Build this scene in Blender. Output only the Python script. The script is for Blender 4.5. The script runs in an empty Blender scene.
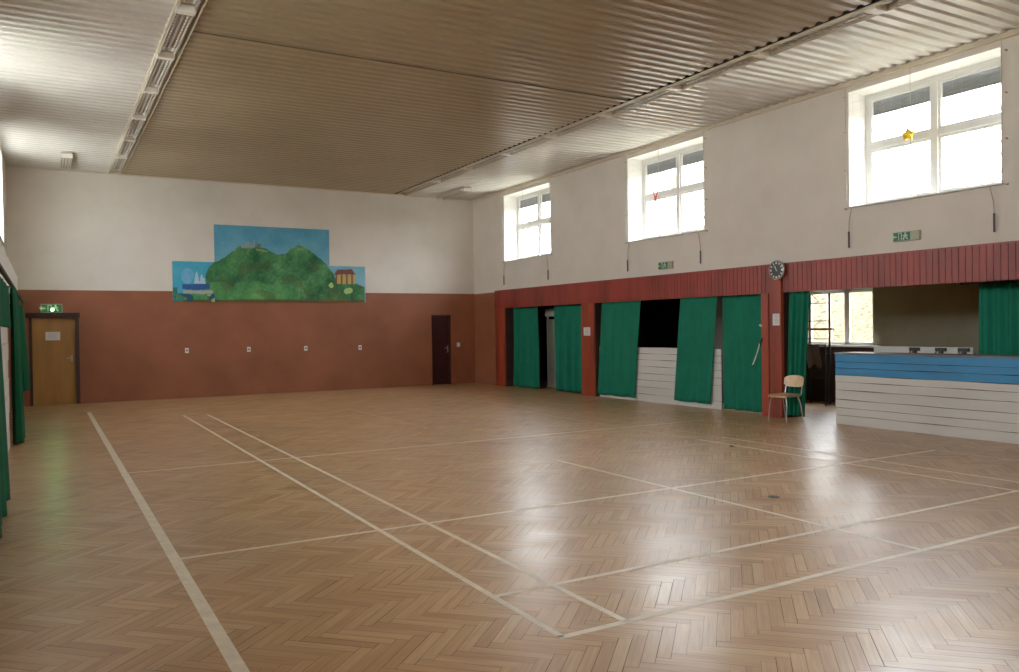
import bpy, bmesh, math, random
from mathutils import Vector, Matrix, noise as mnoise
random.seed(7)
C = bpy.context.scene.collection
scn = bpy.context.scene

# ------------------------------------------------------------------ key sizes (metres)
XL, XR = -0.68, 10.98          # inner faces of the long walls
YB, YF = 21.24, -6.2           # back wall, wall behind the camera
ZC, ZW = 5.375, 2.62           # ceiling, top of the painted band
ZO = 2.18                      # top of the side openings
XA = 14.0                      # back wall of the side annex
CAM = Vector((0, 0, 1.62))

# ------------------------------------------------------------------ materials
def lin(c):
    return tuple(((v/255)/12.92 if v/255 <= .04045 else ((v/255+.055)/1.055)**2.4) for v in c) + (1,)

def mat(name, rgb, rough=.6, var=.12, scale=3., bump=0., bscale=60., spec=.5, metal=0., coat=0., stretch=None, dark=None):
    m = bpy.data.materials.new(name); m.use_nodes = True
    nt = m.node_tree; b = nt.nodes['Principled BSDF']
    b.inputs['Roughness'].default_value = rough
    b.inputs['Specular IOR Level'].default_value = spec
    b.inputs['Metallic'].default_value = metal
    b.inputs['Coat Weight'].default_value = coat
    tc = nt.nodes.new('ShaderNodeTexCoord'); mp = nt.nodes.new('ShaderNodeMapping')
    nt.links.new(tc.outputs['Object'], mp.inputs['Vector'])
    if stretch: mp.inputs['Scale'].default_value = stretch
    n = nt.nodes.new('ShaderNodeTexNoise'); n.inputs['Scale'].default_value = scale
    n.inputs['Detail'].default_value = 5; n.inputs['Roughness'].default_value = .6
    nt.links.new(mp.outputs['Vector'], n.inputs['Vector'])
    r = nt.nodes.new('ShaderNodeValToRGB')
    l = lin(rgb); d = lin(dark) if dark else tuple(x*(1-var*2) for x in l[:3])+(1,)
    h = tuple(min(1, x*(1+var)) for x in l[:3])+(1,)
    r.color_ramp.elements[0].position = .32; r.color_ramp.elements[0].color = d
    r.color_ramp.elements[1].position = .62; r.color_ramp.elements[1].color = h
    nt.links.new(n.outputs['Fac'], r.inputs['Fac']); nt.links.new(r.outputs['Color'], b.inputs['Base Color'])
    if bump:
        n2 = nt.nodes.new('ShaderNodeTexNoise'); n2.inputs['Scale'].default_value = bscale; n2.inputs['Detail'].default_value = 4
        nt.links.new(mp.outputs['Vector'], n2.inputs['Vector'])
        bp = nt.nodes.new('ShaderNodeBump'); bp.inputs['Strength'].default_value = bump; bp.inputs['Distance'].default_value = .01
        nt.links.new(n2.outputs['Fac'], bp.inputs['Height']); nt.links.new(bp.outputs['Normal'], b.inputs['Normal'])
    return m

def mat_wall(name, upper, lower, zsplit):
    """painted wall: plain upper part, oil-painted band below a given height"""
    m = mat(name, upper, .8, .035, 1.2, .25, 25, .3)
    nt = m.node_tree; b = nt.nodes['Principled BSDF']
    ramp = [n for n in nt.nodes if n.type == 'VALTORGB'][0]
    geo = nt.nodes.new('ShaderNodeNewGeometry'); sep = nt.nodes.new('ShaderNodeSeparateXYZ')
    nt.links.new(geo.outputs['Position'], sep.inputs[0])
    gt = nt.nodes.new('ShaderNodeMath'); gt.operation = 'GREATER_THAN'; gt.inputs[1].default_value = zsplit
    nt.links.new(sep.outputs['Z'], gt.inputs[0])
    n = nt.nodes.new('ShaderNodeTexNoise'); n.inputs['Scale'].default_value = 1.3; n.inputs['Detail'].default_value = 6
    nt.links.new(geo.outputs['Position'], n.inputs['Vector'])
    r2 = nt.nodes.new('ShaderNodeValToRGB'); l = lin(lower)
    r2.color_ramp.elements[0].position = .3; r2.color_ramp.elements[0].color = tuple(x*.82 for x in l[:3])+(1,)
    r2.color_ramp.elements[1].position = .7; r2.color_ramp.elements[1].color = tuple(x*1.12 for x in l[:3])+(1,)
    nt.links.new(n.outputs['Fac'], r2.inputs['Fac'])
    mx = nt.nodes.new('ShaderNodeMix'); mx.data_type = 'RGBA'
    nt.links.new(gt.outputs[0], mx.inputs[0]); nt.links.new(r2.outputs['Color'], mx.inputs[6]); nt.links.new(ramp.outputs['Color'], mx.inputs[7])
    nt.links.new(mx.outputs[2], b.inputs['Base Color'])
    mr = nt.nodes.new('ShaderNodeMapRange'); mr.inputs[3].default_value = .5; mr.inputs[4].default_value = .85
    nt.links.new(gt.outputs[0], mr.inputs[0]); nt.links.new(mr.outputs[0], b.inputs['Roughness'])
    return m

def mat_emit(name, rgb, s):
    m = bpy.data.materials.new(name); m.use_nodes = True
    b = m.node_tree.nodes['Principled BSDF']; b.inputs['Base Color'].default_value = lin(rgb)
    b.inputs['Emission Color'].default_value = lin(rgb); b.inputs['Emission Strength'].default_value = s
    return m

def mat_glass():
    m = bpy.data.materials.new('window glass'); m.use_nodes = True; nt = m.node_tree
    nt.nodes.remove(nt.nodes['Principled BSDF']); out = nt.nodes['Material Output']
    t = nt.nodes.new('ShaderNodeBsdfTransparent'); t.inputs[0].default_value = (.93, .95, .96, 1)
    g = nt.nodes.new('ShaderNodeBsdfGlossy'); g.inputs['Roughness'].default_value = .03
    mx = nt.nodes.new('ShaderNodeMixShader')
    mx.inputs[0].default_value = .05; nt.links.new(t.outputs[0], mx.inputs[1]); nt.links.new(g.outputs[0], mx.inputs[2])
    nt.links.new(mx.outputs[0], out.inputs['Surface'])
    return m

def mat_attr(name, rough, grain=False, spec=.5, coat=0., coat_rough=.1):
    """colour from the mesh's own colour attribute, with optional wood grain along UV"""
    m = bpy.data.materials.new(name); m.use_nodes = True; nt = m.node_tree; b = nt.nodes['Principled BSDF']
    b.inputs['Roughness'].default_value = rough; b.inputs['Specular IOR Level'].default_value = spec
    b.inputs['Coat Weight'].default_value = coat; b.inputs['Coat Roughness'].default_value = coat_rough
    a = nt.nodes.new('ShaderNodeAttribute'); a.attribute_name = 'tone'
    if not grain:
        nt.links.new(a.outputs['Color'], b.inputs['Base Color']); return m
    uv = nt.nodes.new('ShaderNodeUVMap'); mp = nt.nodes.new('ShaderNodeMapping'); mp.inputs['Scale'].default_value = (3, 60, 1)
    nt.links.new(uv.outputs[0], mp.inputs[0])
    n = nt.nodes.new('ShaderNodeTexNoise'); n.inputs['Scale'].default_value = 1.; n.inputs['Detail'].default_value = 4
    nt.links.new(mp.outputs[0], n.inputs['Vector'])
    mr = nt.nodes.new('ShaderNodeMapRange'); mr.inputs[1].default_value = .3; mr.inputs[2].default_value = .7
    mr.inputs[3].default_value = .80; mr.inputs[4].default_value = 1.12
    nt.links.new(n.outputs['Fac'], mr.inputs[0])
    geo = nt.nodes.new('ShaderNodeNewGeometry')
    w = nt.nodes.new('ShaderNodeTexNoise'); w.inputs['Scale'].default_value = .55; w.inputs['Detail'].default_value = 6
    nt.links.new(geo.outputs['Position'], w.inputs['Vector'])
    mr2 = nt.nodes.new('ShaderNodeMapRange'); mr2.inputs[1].default_value = .3; mr2.inputs[2].default_value = .7
    mr2.inputs[3].default_value = .86; mr2.inputs[4].default_value = 1.1
    nt.links.new(w.outputs['Fac'], mr2.inputs[0])
    mu = nt.nodes.new('ShaderNodeMath'); mu.operation = 'MULTIPLY'
    nt.links.new(mr.outputs[0], mu.inputs[0]); nt.links.new(mr2.outputs[0], mu.inputs[1])
    vm = nt.nodes.new('ShaderNodeVectorMath'); vm.operation = 'SCALE'
    nt.links.new(a.outputs['Color'], vm.inputs[0]); nt.links.new(mu.outputs[0], vm.inputs['Scale'])
    nt.links.new(vm.outputs[0], b.inputs['Base Color'])
    rr = nt.nodes.new('ShaderNodeMapRange'); rr.inputs[1].default_value = .35; rr.inputs[2].default_value = .7
    rr.inputs[3].default_value = rough-.05; rr.inputs[4].default_value = rough+.08
    w2 = nt.nodes.new('ShaderNodeTexNoise'); w2.inputs['Scale'].default_value = 2.2; w2.inputs['Detail'].default_value = 5
    nt.links.new(geo.outputs['Position'], w2.inputs['Vector'])
    nt.links.new(w2.outputs['Fac'], rr.inputs[0]); nt.links.new(rr.outputs[0], b.inputs['Roughness'])
    bp = nt.nodes.new('ShaderNodeBump'); bp.inputs['Strength'].default_value = .12; bp.inputs['Distance'].default_value = .004
    n3 = nt.nodes.new('ShaderNodeTexNoise'); n3.inputs['Scale'].default_value = 9; n3.inputs['Detail'].default_value = 2
    nt.links.new(geo.outputs['Position'], n3.inputs['Vector']); nt.links.new(n3.outputs['Fac'], bp.inputs['Height'])
    nt.links.new(bp.outputs['Normal'], b.inputs['Normal']); nt.links.new(bp.outputs['Normal'], b.inputs['Coat Normal'])
    return m

WHITE, BAND = (220, 212, 202), (144, 85, 60)
M = dict(
    wall=mat_wall('painted wall', WHITE, BAND, ZW),
    wall_side=mat_wall('painted side wall', WHITE, BAND, 2.61),
    reveal=mat('white window reveal', (235, 234, 230), .7, .03),
    red=mat('red stained boards', (142, 48, 38), .42, .22, 2.5, .15, 40, .5, stretch=(1, 1, .25)),
    post=mat('red stained post', (150, 56, 34), .4, .22, 3, .12, 40, .5, stretch=(1, 1, .2)),
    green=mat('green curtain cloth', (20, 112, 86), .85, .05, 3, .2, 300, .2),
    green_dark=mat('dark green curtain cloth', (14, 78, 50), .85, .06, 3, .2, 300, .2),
    whiteboard=mat('white painted planks', (214, 212, 206), .5, .05, 2.5, .12, 30, .4, stretch=(1, .25, 1)),
    blueboard=mat('blue painted planks', (52, 134, 190), .45, .12, 3, .12, 30, .4, stretch=(1, .3, 1)),
    gap=mat('dark gap', (30, 24, 20), .9),
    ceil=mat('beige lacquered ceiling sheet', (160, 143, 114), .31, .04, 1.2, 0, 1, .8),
    ceil_lit=mat('window-lit ceiling sheet', (208, 204, 196), .27, .04, 1.2, 0, 1, .9),  # side bays paler than the centre: window light put into the colour
    tray=mat('cream light tray', (206, 192, 166), .5, .05),
    fixture=mat('grey fixture housing', (190, 182, 170), .45, .05),
    fixwhite=mat('white fixture end', (238, 232, 220), .4, .03),
    louver=mat('grey ribbed diffuser', (168, 158, 146), .35, .08),
    frame=mat('white window frame', (214, 213, 208), .4, .02),
    shutter=mat('grey roller shutter', (128, 130, 132), .6, .1),
    glass=mat_glass(),
    rope=mat('grey rope', (176, 168, 152), .8, .1),
    weight=mat('dark weight', (60, 56, 54), .5, .1),
    olive=mat('olive grey plaster', (150, 142, 118), .85, .06, 1.5),
    annexdark=mat('dark brown boards', (52, 34, 28), .7, .15),
    black=mat('unlit interior black', (16, 13, 13), .9, .1, spec=0),
    tape=mat('white court tape', (226, 212, 190), .45, .08, 8),
    tape_old=mat('worn court tape', (196, 166, 132), .45, .16, 6),
    grout=mat('floor gap', (46, 30, 20), .7, .1),
    doorwood=mat('ochre wooden door', (166, 118, 62), .4, .1, 3, stretch=(1, 1, .2)),
    doordark=mat('maroon door', (52, 20, 22), .35, .1),
    framedark=mat('dark maroon door frame', (50, 26, 22), .5, .1),
    paper=mat('white paper', (226, 222, 226), .7, .02),
    ink=mat('grey print', (140, 138, 140), .7, .02),
    plastic=mat('white plastic', (236, 234, 228), .35, .02),
    chrome=mat('brushed steel', (180, 180, 178), .3, .05, metal=.9),
    ply=mat('pale birch plywood', (226, 192, 150), .35, .08, 6, stretch=(.3, 2, 2)),
    plydark=mat('varnished seat plywood', (206, 164, 118), .3, .1, 6, stretch=(.3, 2, 2)),
    blackmetal=mat('black metal', (24, 22, 22), .45, .1),
    clockface=mat('dark clock face', (34, 36, 42), .35, .05),
    yellow=mat('yellow plastic', (250, 205, 20), .5, .08),
    redcloth=mat('red ribbon', (205, 70, 60), .6, .08),
    signgreen=mat('green exit sign', (38, 110, 72), .5, .06),
    signpale=mat('pale exit pictogram', (196, 224, 204), .5, .02),
    signbody=mat('grey sign body', (166, 170, 146), .5, .05),
    signlit=mat_emit('lit green sign', (40, 110, 60), .06),
    signlitpale=mat_emit('lit pale pictogram', (170, 200, 150), .12),
    led=mat_emit('green light', (90, 255, 150), 90),
    hill=mat('dry scrub slope', (88, 79, 56), .95, .25, 7, .5, 6, .1, dark=(36, 31, 20)),
    bark=mat('pale bare bark', (150, 138, 120), .9, .2),
    bounce_ground=mat('pale outside ground', (214, 212, 202), .95, .08),
)

# ------------------------------------------------------------------ mesh helpers
def smooth(o, ang=.6):
    for p in o.data.polygons: p.use_smooth = True
    o.data.set_sharp_from_angle(angle=ang)

class MB:
    def __init__(s): s.v = []; s.f = []; s.m = []
    def add(s, vs, fs, mi=0):
        k = len(s.v); s.v += [tuple(v) for v in vs]
        s.f += [tuple(i+k for i in f) for f in fs]; s.m += [mi]*len(fs)
    def box(s, x0, x1, y0, y1, z0, z1, mi=0, mtx=None):
        v = [Vector((x, y, z)) for z in (z0, z1) for y in (y0, y1) for x in (x0, x1)]
        if mtx: v = [mtx @ p for p in v]
        s.add(v, [(0, 2, 3, 1), (4, 5, 7, 6), (0, 1, 5, 4), (2, 6, 7, 3), (0, 4, 6, 2), (1, 3, 7, 5)], mi)
    def tube(s, pts, r, n=8, mi=0, r1=None, cap=True):
        pts = [Vector(p) for p in pts]; k = len(s.v); N = len(pts)
        t0 = (pts[1]-pts[0]).normalized(); up = Vector((0, 0, 1)) if abs(t0.z) < .9 else Vector((1, 0, 0))
        a = t0.cross(up).normalized()
        for i, p in enumerate(pts):
            t = (pts[min(i+1, N-1)]-pts[max(i-1, 0)]).normalized()
            a = (a-t*a.dot(t)).normalized(); b = t.cross(a)
            rr = r if r1 is None else r+(r1-r)*i/(N-1)
            for j in range(n):
                q = 2*math.pi*j/n; s.v.append(tuple(p+(a*math.cos(q)+b*math.sin(q))*rr))
        for i in range(N-1):
            for j in range(n):
                s.f.append((k+i*n+j, k+i*n+(j+1) % n, k+(i+1)*n+(j+1) % n, k+(i+1)*n+j)); s.m.append(mi)
        if cap:
            s.f.append(tuple(k+j for j in reversed(range(n)))); s.m.append(mi)
            s.f.append(tuple(k+(N-1)*n+j for j in range(n))); s.m.append(mi)
    def lathe(s, prof, n=32, mtx=None, mi=0):
        k = len(s.v); mtx = mtx or Matrix()
        for r, z in prof:
            for j in range(n):
                q = 2*math.pi*j/n; s.v.append(tuple(mtx @ Vector((r*math.cos(q), r*math.sin(q), z))))
        for i in range(len(prof)-1):
            for j in range(n):
                s.f.append((k+i*n+j, k+i*n+(j+1) % n, k+(i+1)*n+(j+1) % n, k+(i+1)*n+j)); s.m.append(mi)
    def prism(s, poly, h0, h1, mtx, mi=0):
        n = len(poly)
        v = [mtx @ Vector((a, b, h)) for h in (h0, h1) for a, b in poly]
        s.add(v, [tuple(reversed(range(n))), tuple(range(n, 2*n))]+[(i, (i+1) % n, n+(i+1) % n, n+i) for i in range(n)], mi)
    def build(s, name, mats, parent=None, loc=None, bevel=0, sm=False):
        me = bpy.data.meshes.new(name); me.from_pydata(s.v, [], s.f)
        if not isinstance(mats, (list, tuple)): mats = [mats]
        for m in mats: me.materials.append(m)
        if len(mats) > 1:
            me.polygons.foreach_set('material_index', s.m)
        me.update()
        bm = bmesh.new(); bm.from_mesh(me); bmesh.ops.recalc_face_normals(bm, faces=bm.faces); bm.to_mesh(me); bm.free()
        o = bpy.data.objects.new(name, me); C.objects.link(o)
        if loc is not None:                      # put the origin at loc, geometry stays where it is
            me.transform(Matrix.Translation(-Vector(loc))); o.location = loc
        if parent is not None:
            o.parent = parent
            pl = world_loc(parent)
            o.location = (Vector(loc) if loc is not None else Vector())-pl
        if bevel:
            b = o.modifiers.new('bevel', 'BEVEL'); b.width = bevel; b.segments = 2; b.limit_method = 'ANGLE'
        if sm: smooth(o)
        return o

def world_loc(o):
    p = Vector()
    while o is not None: p += o.location; o = o.parent
    return p

def tag(o, label=None, cat=None, group=None, kind=None):
    if label: o['label'] = label
    if cat: o['category'] = cat
    if group: o['group'] = group
    if kind: o['kind'] = kind
    return o
def struct(o, label, cat): return tag(o, label, cat, None, 'structure')
def empty(name, loc, label=None, cat=None, group=None):
    o = bpy.data.objects.new(name, None); C.objects.link(o); o.location = loc; o.empty_display_size = .1
    return tag(o, label, cat, group)
def copy_tree(o, parent=None):
    c = o.copy(); C.objects.link(c); c.parent = parent
    for ch in list(o.children): copy_tree(ch, c)
    return c

def wall_mesh(axis, face, back, u0, u1, z0, z1, holes, name, mats, reveal=0):
    """wall in the u-z plane (u = y when axis 'x', else x) from face to back, with rectangular holes"""
    us = sorted({u0, u1, *[h[0] for h in holes], *[h[1] for h in holes]})
    zs = sorted({z0, z1, *[h[2] for h in holes], *[h[3] for h in holes]})
    us = [u for u in us if u0 <= u <= u1]; zs = [z for z in zs if z0 <= z <= z1]
    def solid(i, j):
        if i < 0 or j < 0 or i >= len(us)-1 or j >= len(zs)-1: return False
        cu, cz = (us[i]+us[i+1])/2, (zs[j]+zs[j+1])/2
        return not any(h[0] < cu < h[1] and h[2] < cz < h[3] for h in holes)
    P = (lambda d, u, z: (d, u, z)) if axis == 'x' else (lambda d, u, z: (u, d, z))
    mb = MB()
    for i in range(len(us)-1):
        for j in range(len(zs)-1):
            if not solid(i, j): continue
            a, b, c, d = us[i], us[i+1], zs[j], zs[j+1]
            for f in (face, back): mb.add([P(f, a, c), P(f, b, c), P(f, b, d), P(f, a, d)], [(0, 1, 2, 3)], 0)
            for di, dj, q in ((-1, 0, [(a, c), (a, d)]), (1, 0, [(b, c), (b, d)]), (0, -1, [(a, c), (b, c)]), (0, 1, [(a, d), (b, d)])):
                if not solid(i+di, j+dj):
                    mb.add([P(face, *q[0]), P(face, *q[1]), P(back, *q[1]), P(back, *q[0])], [(0, 1, 2, 3)], reveal)
    me_o = mb.build(name, mats)
    return me_o

# ------------------------------------------------------------------ floor
def build_floor():
    L, w = .42, .07; s2 = math.sqrt(2)
    x0, x1, y0, y1 = XL, XA, YF, YB+.3
    V, F, cols, uvs = [], [], [], []
    g = .0009
    def clip_ok(cx, cy): return x0+.0 < cx < x1 and y0 < cy < y1
    nmax = int((x1-x0+y1-y0)/(w*s2))+20
    rnd = random.Random(3)
    tones = [(188, 144, 99), (191, 147, 102), (184, 139, 95), (194, 150, 106), (178, 132, 89), (189, 146, 103), (197, 155, 111)]
    # chains step (w,w) in (p,q) = along x; rows step (L,-L) = along y
    rows = range(int((y0-1)/(L*s2))-2, int((y1+1)/(L*s2))+3)
    for r in rows:
        for i in range(-20, int((x1-x0)/(w*s2))+20):
            for kind in (0, 1):
                # origin of lattice chosen so a row boundary falls at y = 3.06
                p, q = i*w+r*L, i*w-r*L
                if kind == 0: rect = (p, p+L, q, q+w)
                else: rect = (p, p+w, q+w, q+w+L)
                cp, cq = (rect[0]+rect[1])/2, (rect[2]+rect[3])/2
                cx, cy = (cp+cq)/s2-1.2, (cp-cq)/s2+3.06+.02
                if not (x0-.3 < cx < x1+.3 and y0-.3 < cy < y1+.3): continue
                t = rnd.choice(tones); k = rnd.uniform(.94, 1.05)
                col = [c*k for c in lin(t)[:3]]+[1]
                tx, ty = rnd.gauss(0, .0016), rnd.gauss(0, .0016)
                pts = []
                g = rnd.choice((.0006, .0006, .0008, .0008, .001, .0016, .0022))
                for a, b in ((rect[0]+g, rect[2]+g), (rect[1]-g, rect[2]+g), (rect[1]-g, rect[3]-g), (rect[0]+g, rect[3]-g)):
                    X, Y = (a+b)/s2-1.2, (a-b)/s2+3.08
                    pts.append((min(max(X, x0), x1), min(max(Y, y0), y1), (X-cx)*tx+(Y-cy)*ty))
                n = len(V); V += pts; F.append((n, n+3, n+2, n+1))
                ou, ov = rnd.uniform(0, 50), rnd.uniform(0, 50)
                if kind == 0: uv = [(0, 0), (L, 0), (L, w), (0, w)]
                else: uv = [(0, 0), (0, w), (L, w), (L, 0)]
                uv = [(a+ou, b+ov) for a, b in uv]
                uvs += [uv[0], uv[3], uv[2], uv[1]]; cols += [col]*4
    n = len(V); V += [(x0, y0, -.0022), (x1, y0, -.0022), (x1, y1, -.0022), (x0, y1, -.0022)]
    F.append((n, n+1, n+2, n+3)); uvs += [(0, 0)]*4; cols += [[.03, .02, .01, 1]]*4
    # underside slab so the floor has thickness
    n = len(V); V += [(x0, y0, -.1), (x1, y0, -.1), (x1, y1, -.1), (x0, y1, -.1)]
    F.append((n+3, n+2, n+1, n)); uvs += [(0, 0)]*4; cols += [[.1, .08, .06, 1]]*4
    me = bpy.data.meshes.new('floor'); me.from_pydata(V, [], F)
    ca = me.color_attributes.new('tone', 'FLOAT_COLOR', 'CORNER'); ca.data.foreach_set('color', [x for c in cols for x in c])
    uvl = me.uv_layers.new(name='UVMap'); uvl.data.foreach_set('uv', [x for c in uvs for x in c])
    me.materials.append(mat_attr('varnished herringbone parquet', .36, True, .55, .3, .24))
    me.materials.append(M['grout']); me.polygons[-1].material_index = 1; me.polygons[-2].material_index = 1
    o = bpy.data.objects.new('floor', me); C.objects.link(o)
    return struct(o, 'herringbone parquet floor of the sports hall with court lines', 'floor')
floor = build_floor()

def line(xa, ya, xb, yb, w, m='tape', z=.0013):
    """one strip of court tape, laid flat on the parquet"""
    d = Vector((xb-xa, yb-ya, 0)); n = Vector((-d.y, d.x, 0)).normalized()*w/2
    L = d.length; k = max(2, int(L/.35)); mb = MB(); rnd = random.Random(int(xa*97+yb*31))
    for i in range(k+1):
        p = Vector((xa, ya, z))+d*i/k; j = rnd.uniform(-.0012, .0012)
        mb.v += [tuple(p+n*(1+j/w)), tuple(p-n*(1-j/w))]
    for i in range(k): mb.f.append((2*i, 2*i+1, 2*i+3, 2*i+2)); mb.m.append(0)
    o = mb.build('court_line', M[m], floor); return o
x2, x3, x4 = 2.318, 2.74, 5.375
line(.765, 18.75, .79, -2, .075)
line(x2, 16.85, x2, 3.54, .042); line(x3, 16.75, x3, 3.54, .042)
line(x4, 8.25, x4, 3.54, .042); line(x4, 16.2, x4, 12.1, .035, 'tape_old')
line(x2-.02, 3.54, 12-1.9, 3.54, .046); line(x2-.02, 4.29, 9.4, 4.29, .042, z=.0016)
line(.79, 6.2, 9.68, 6.2, .045, z=.0016); line(.79, 10.33, 9.75, 10.33, .04, z=.0016)
line(x2, 8.3, 8.4, 8.3, .03, 'tape_old', .0016)
line(7.98, 17, 7.98, 2.4, .036, 'tape_old'); line(8.42, 17, 8.42, 2.4, .036, 'tape_old')
line(9.7, 18.7, 9.7, 2, .04, 'tape_old')
o = line(7.98, 8.6, 7.98, 3.54, .04, z=.0019); o = line(8.42, 8.6, 8.42, 3.54, .04, z=.0019)

# ------------------------------------------------------------------ walls
WIN_Y = [18.22, 12.79, 7.24, 1.75, -3.75]; WH = 1.165
WZ0, WZ1 = 3.43, 5.215
holesR = [(y-WH, y+WH, WZ0, WZ1) for y in WIN_Y]
OPEN = [(15.74, 19.4), (10.2, 15.22), (4.6, 9.76), (-1.4, 4.0)]
wr = wall_mesh('x', XR, XR+.5, YF, YB, -.1, ZC+.1, holesR+[(a, b, -1, ZO) for a, b in OPEN], 'wall_right', [M['wall_side'], M['reveal']], 1)
for p in wr.data.polygons:                       # opening jambs take the dark brown material
    if p.material_index == 1 and p.center.z < 3: p.material_index = 2
wr.data.materials.append(M['annexdark'])
struct(wr, 'long right wall, white above with windows and open bays below', 'wall')
wl = wall_mesh('x', XL, XL-.5, YF, YB, -.1, ZC+.1, holesR, 'wall_left', [M['wall_side'], M['reveal']], 1)
struct(wl, 'long left wall with high windows, seen edge on', 'wall')
DY, DM = (-.24, .62), (9.6, 10.2)               # the two doors of the back wall
wb = wall_mesh('y', YB, YB+.3, XL-.5, XR+.5, -.1, ZC+.1, [(DY[0]-.06, DY[1]+.08, -1, 2.05), (DM[0], DM[1], -1, 2.0)], 'wall_back', [M['wall'], M['framedark']], 1)
struct(wb, 'back wall, white above a red-brown painted band', 'wall')
mb = MB(); mb.box(XL-.5, XR+.5, YF-.3, YF, -.1, ZC+.1)
struct(mb.build('wall_front', M['wall']), 'wall behind the viewer', 'wall')
# lower left ledge in the corner
mb = MB(); mb.box(XL-.01, -.5, YF+.01, YB-.01, 2.3, 2.9)
struct(mb.build('trim_left', M['reveal']), 'white box ledge along the left wall above the green curtains', 'trim')

# fascia of upright red boards over the bays
def fascia(y0, y1, name, lab, w=.095):
    mb = MB(); y = y0
    mb.box(XR-.012, XR+.0, y0, y1, ZO-.02, ZW+.02, 1)
    while y < y1-.01:
        e = min(y+w, y1)
        mb.box(XR-.03, XR-.012, y+.004, e-.004, ZO-.03, ZW+.01, 0)
        y = e
    mb.box(XR-.036, XR, y0, y1, ZW+.005, ZW+.03, 0)
    return struct(mb.build(name, [M['red'], M['annexdark']]), lab, 'trim')
fascia(10.0, 19.93, 'trim_1', 'red boarded fascia above the far curtained bays')
fascia(YF+.02, 9.72, 'trim_2', 'red boarded fascia above the open bay with the blue and white counter')
def post(n, y0, y1, z1, lab, proud=.03, z0=0):
    mb = MB(); mb.box(XR-proud, XR+.012, y0, y1, z0, z1)
    return struct(mb.build('trim_%d' % n, M['post'], bevel=.006), lab, 'trim')
post(3, 19.42, 19.93, ZO-.03, 'red post at the far end of the boarded bays')
post(4, 15.23, 15.73, ZO-.03, 'red post between the two far curtained bays')
post(5, 10.05, 10.21, ZO-.03, 'narrow red post beside the last closed curtain', .03)
post(6, 9.74, 9.985, ZW-.0, 'broad red post carrying the wall clock', .06)
post(7, 4.0, 4.6, ZO-.03, 'red post at the near end of the counter bay')
post(8, -2.0, -1.4, ZO-.03, 'red post beside the camera')

# annex behind the bays
mb = MB(); mb.box(XR+.5, XA, -2, YB+.3, 2.38, 2.5); mb.box(XR+.02, XR+.5, -1.4, 19.4, 2.181, 2.19)
struct(mb.build('ceiling_annex', M['olive']), 'low ceiling over the side annex', 'ceiling')
AW = (10.2, 12.25, 1.17, 2.3)
wa = wall_mesh('x', XA, XA+.3, -2, YB+.3, -.1, 2.5, [AW], 'wall_annex', [M['olive'], M['reveal']], 1)
struct(wa, 'olive grey back wall of the side annex', 'wall')
mb = MB(); mb.box(XR+.5, XA, -2.1, -2, 0, 2.4)
struct(mb.build('wall_annex_near', M['olive']), 'near end wall of the annex', 'wall')
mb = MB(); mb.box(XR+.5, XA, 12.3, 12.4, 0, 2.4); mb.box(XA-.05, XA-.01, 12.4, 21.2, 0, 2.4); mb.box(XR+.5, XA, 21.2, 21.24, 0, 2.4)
mb.box(XR+.5, XA-.05, 12.4, 21.2, 2.33, 2.37)  # black walls and lining carry the darkness of the far annex
struct(mb.build('wall_annex_far', M['black']), 'partition and lining coloured black for the unlit far bays', 'wall')
mb = MB(); mb.box(XA-.04, XA-.005, 10.0, 12.3, .0, 1.13); mb.box(XR+.5, XA-.04, 12.26, 12.295, 0, 2.37)
mb.box(XA-.04, XA-.005, 8.2, 10.0, 0, 1.05)
struct(mb.build('wall_annex_panel', M['annexdark']), 'dark brown panelling under the annex window', 'wall')
mb = MB(); mb.box(XA-.1, XA+.05, 10.05, 12.29, 1.13, 1.17)
struct(mb.build('trim_9', M['reveal']), 'white sill of the annex window', 'trim')

# ------------------------------------------------------------------ ceiling
def build_ceiling():
    mb = MB(); pitch = .2; h = .03
    prof = [(0, 0), (.07, 0), (.095, h), (.175, h), (.2, 0)]
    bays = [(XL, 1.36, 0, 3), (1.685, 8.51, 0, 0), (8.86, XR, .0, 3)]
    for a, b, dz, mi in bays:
        ys = []; y = YF; k = 0
        while y < YB:
            off = .0
            if 10.77 < y < 13.77: off = -.012        # overlapping sheets
            for py, pz in prof[:-1]:
                if y+py < YB: ys.append((y+py, ZC+pz+dz+off))
            y += pitch
        ys.append((YB, ZC))
        n = len(mb.v); xs = [a, b]
        for yy, zz in ys:
            for xx in xs: mb.v.append((xx, yy, zz))
        for i in range(len(ys)-1):
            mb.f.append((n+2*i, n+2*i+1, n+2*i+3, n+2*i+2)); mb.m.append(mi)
    # roof deck above the sheets: closes the room
    mb.box(XL-.5, XR+.5, YF-.3, YB+.3, ZC+.1, ZC+.3, 1)
    # dark overlap joints across the middle bay
    mb.box(1.685, 8.51, 10.76, 10.772, ZC-.0135, ZC, 2); mb.box(8.53, 8.55, YF, YB, ZC-.0, ZC+.1, 1)  # long dark strip by the right tray paints the shade on its lip
    return struct(mb.build('ceiling', [M['ceil'], M['gap'], mat('overlap shadow gap', (96, 82, 62), .8), M['ceil_lit']]), 'ceiling of beige corrugated metal sheets', 'ceiling')
build_ceiling()
def tray(x0, x1, n, lab):
    mb = MB()
    mb.box(x0, x1, YF+.02, YB-.01, ZC+.045, ZC+.09)
    mb.box(x0, x0+.02, YF+.02, YB-.01, ZC-.03, ZC+.045); mb.box(x1-.02, x1, YF+.02, YB-.01, ZC-.03, ZC+.045)
    return struct(mb.build('trim_%d' % n, M['tray']), lab, 'trim')
tray(1.36, 1.665, 10, 'cream tray carrying the left row of ceiling lights')
tray(8.56, 8.86, 11, 'cream tray carrying the right row of ceiling lights')

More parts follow.
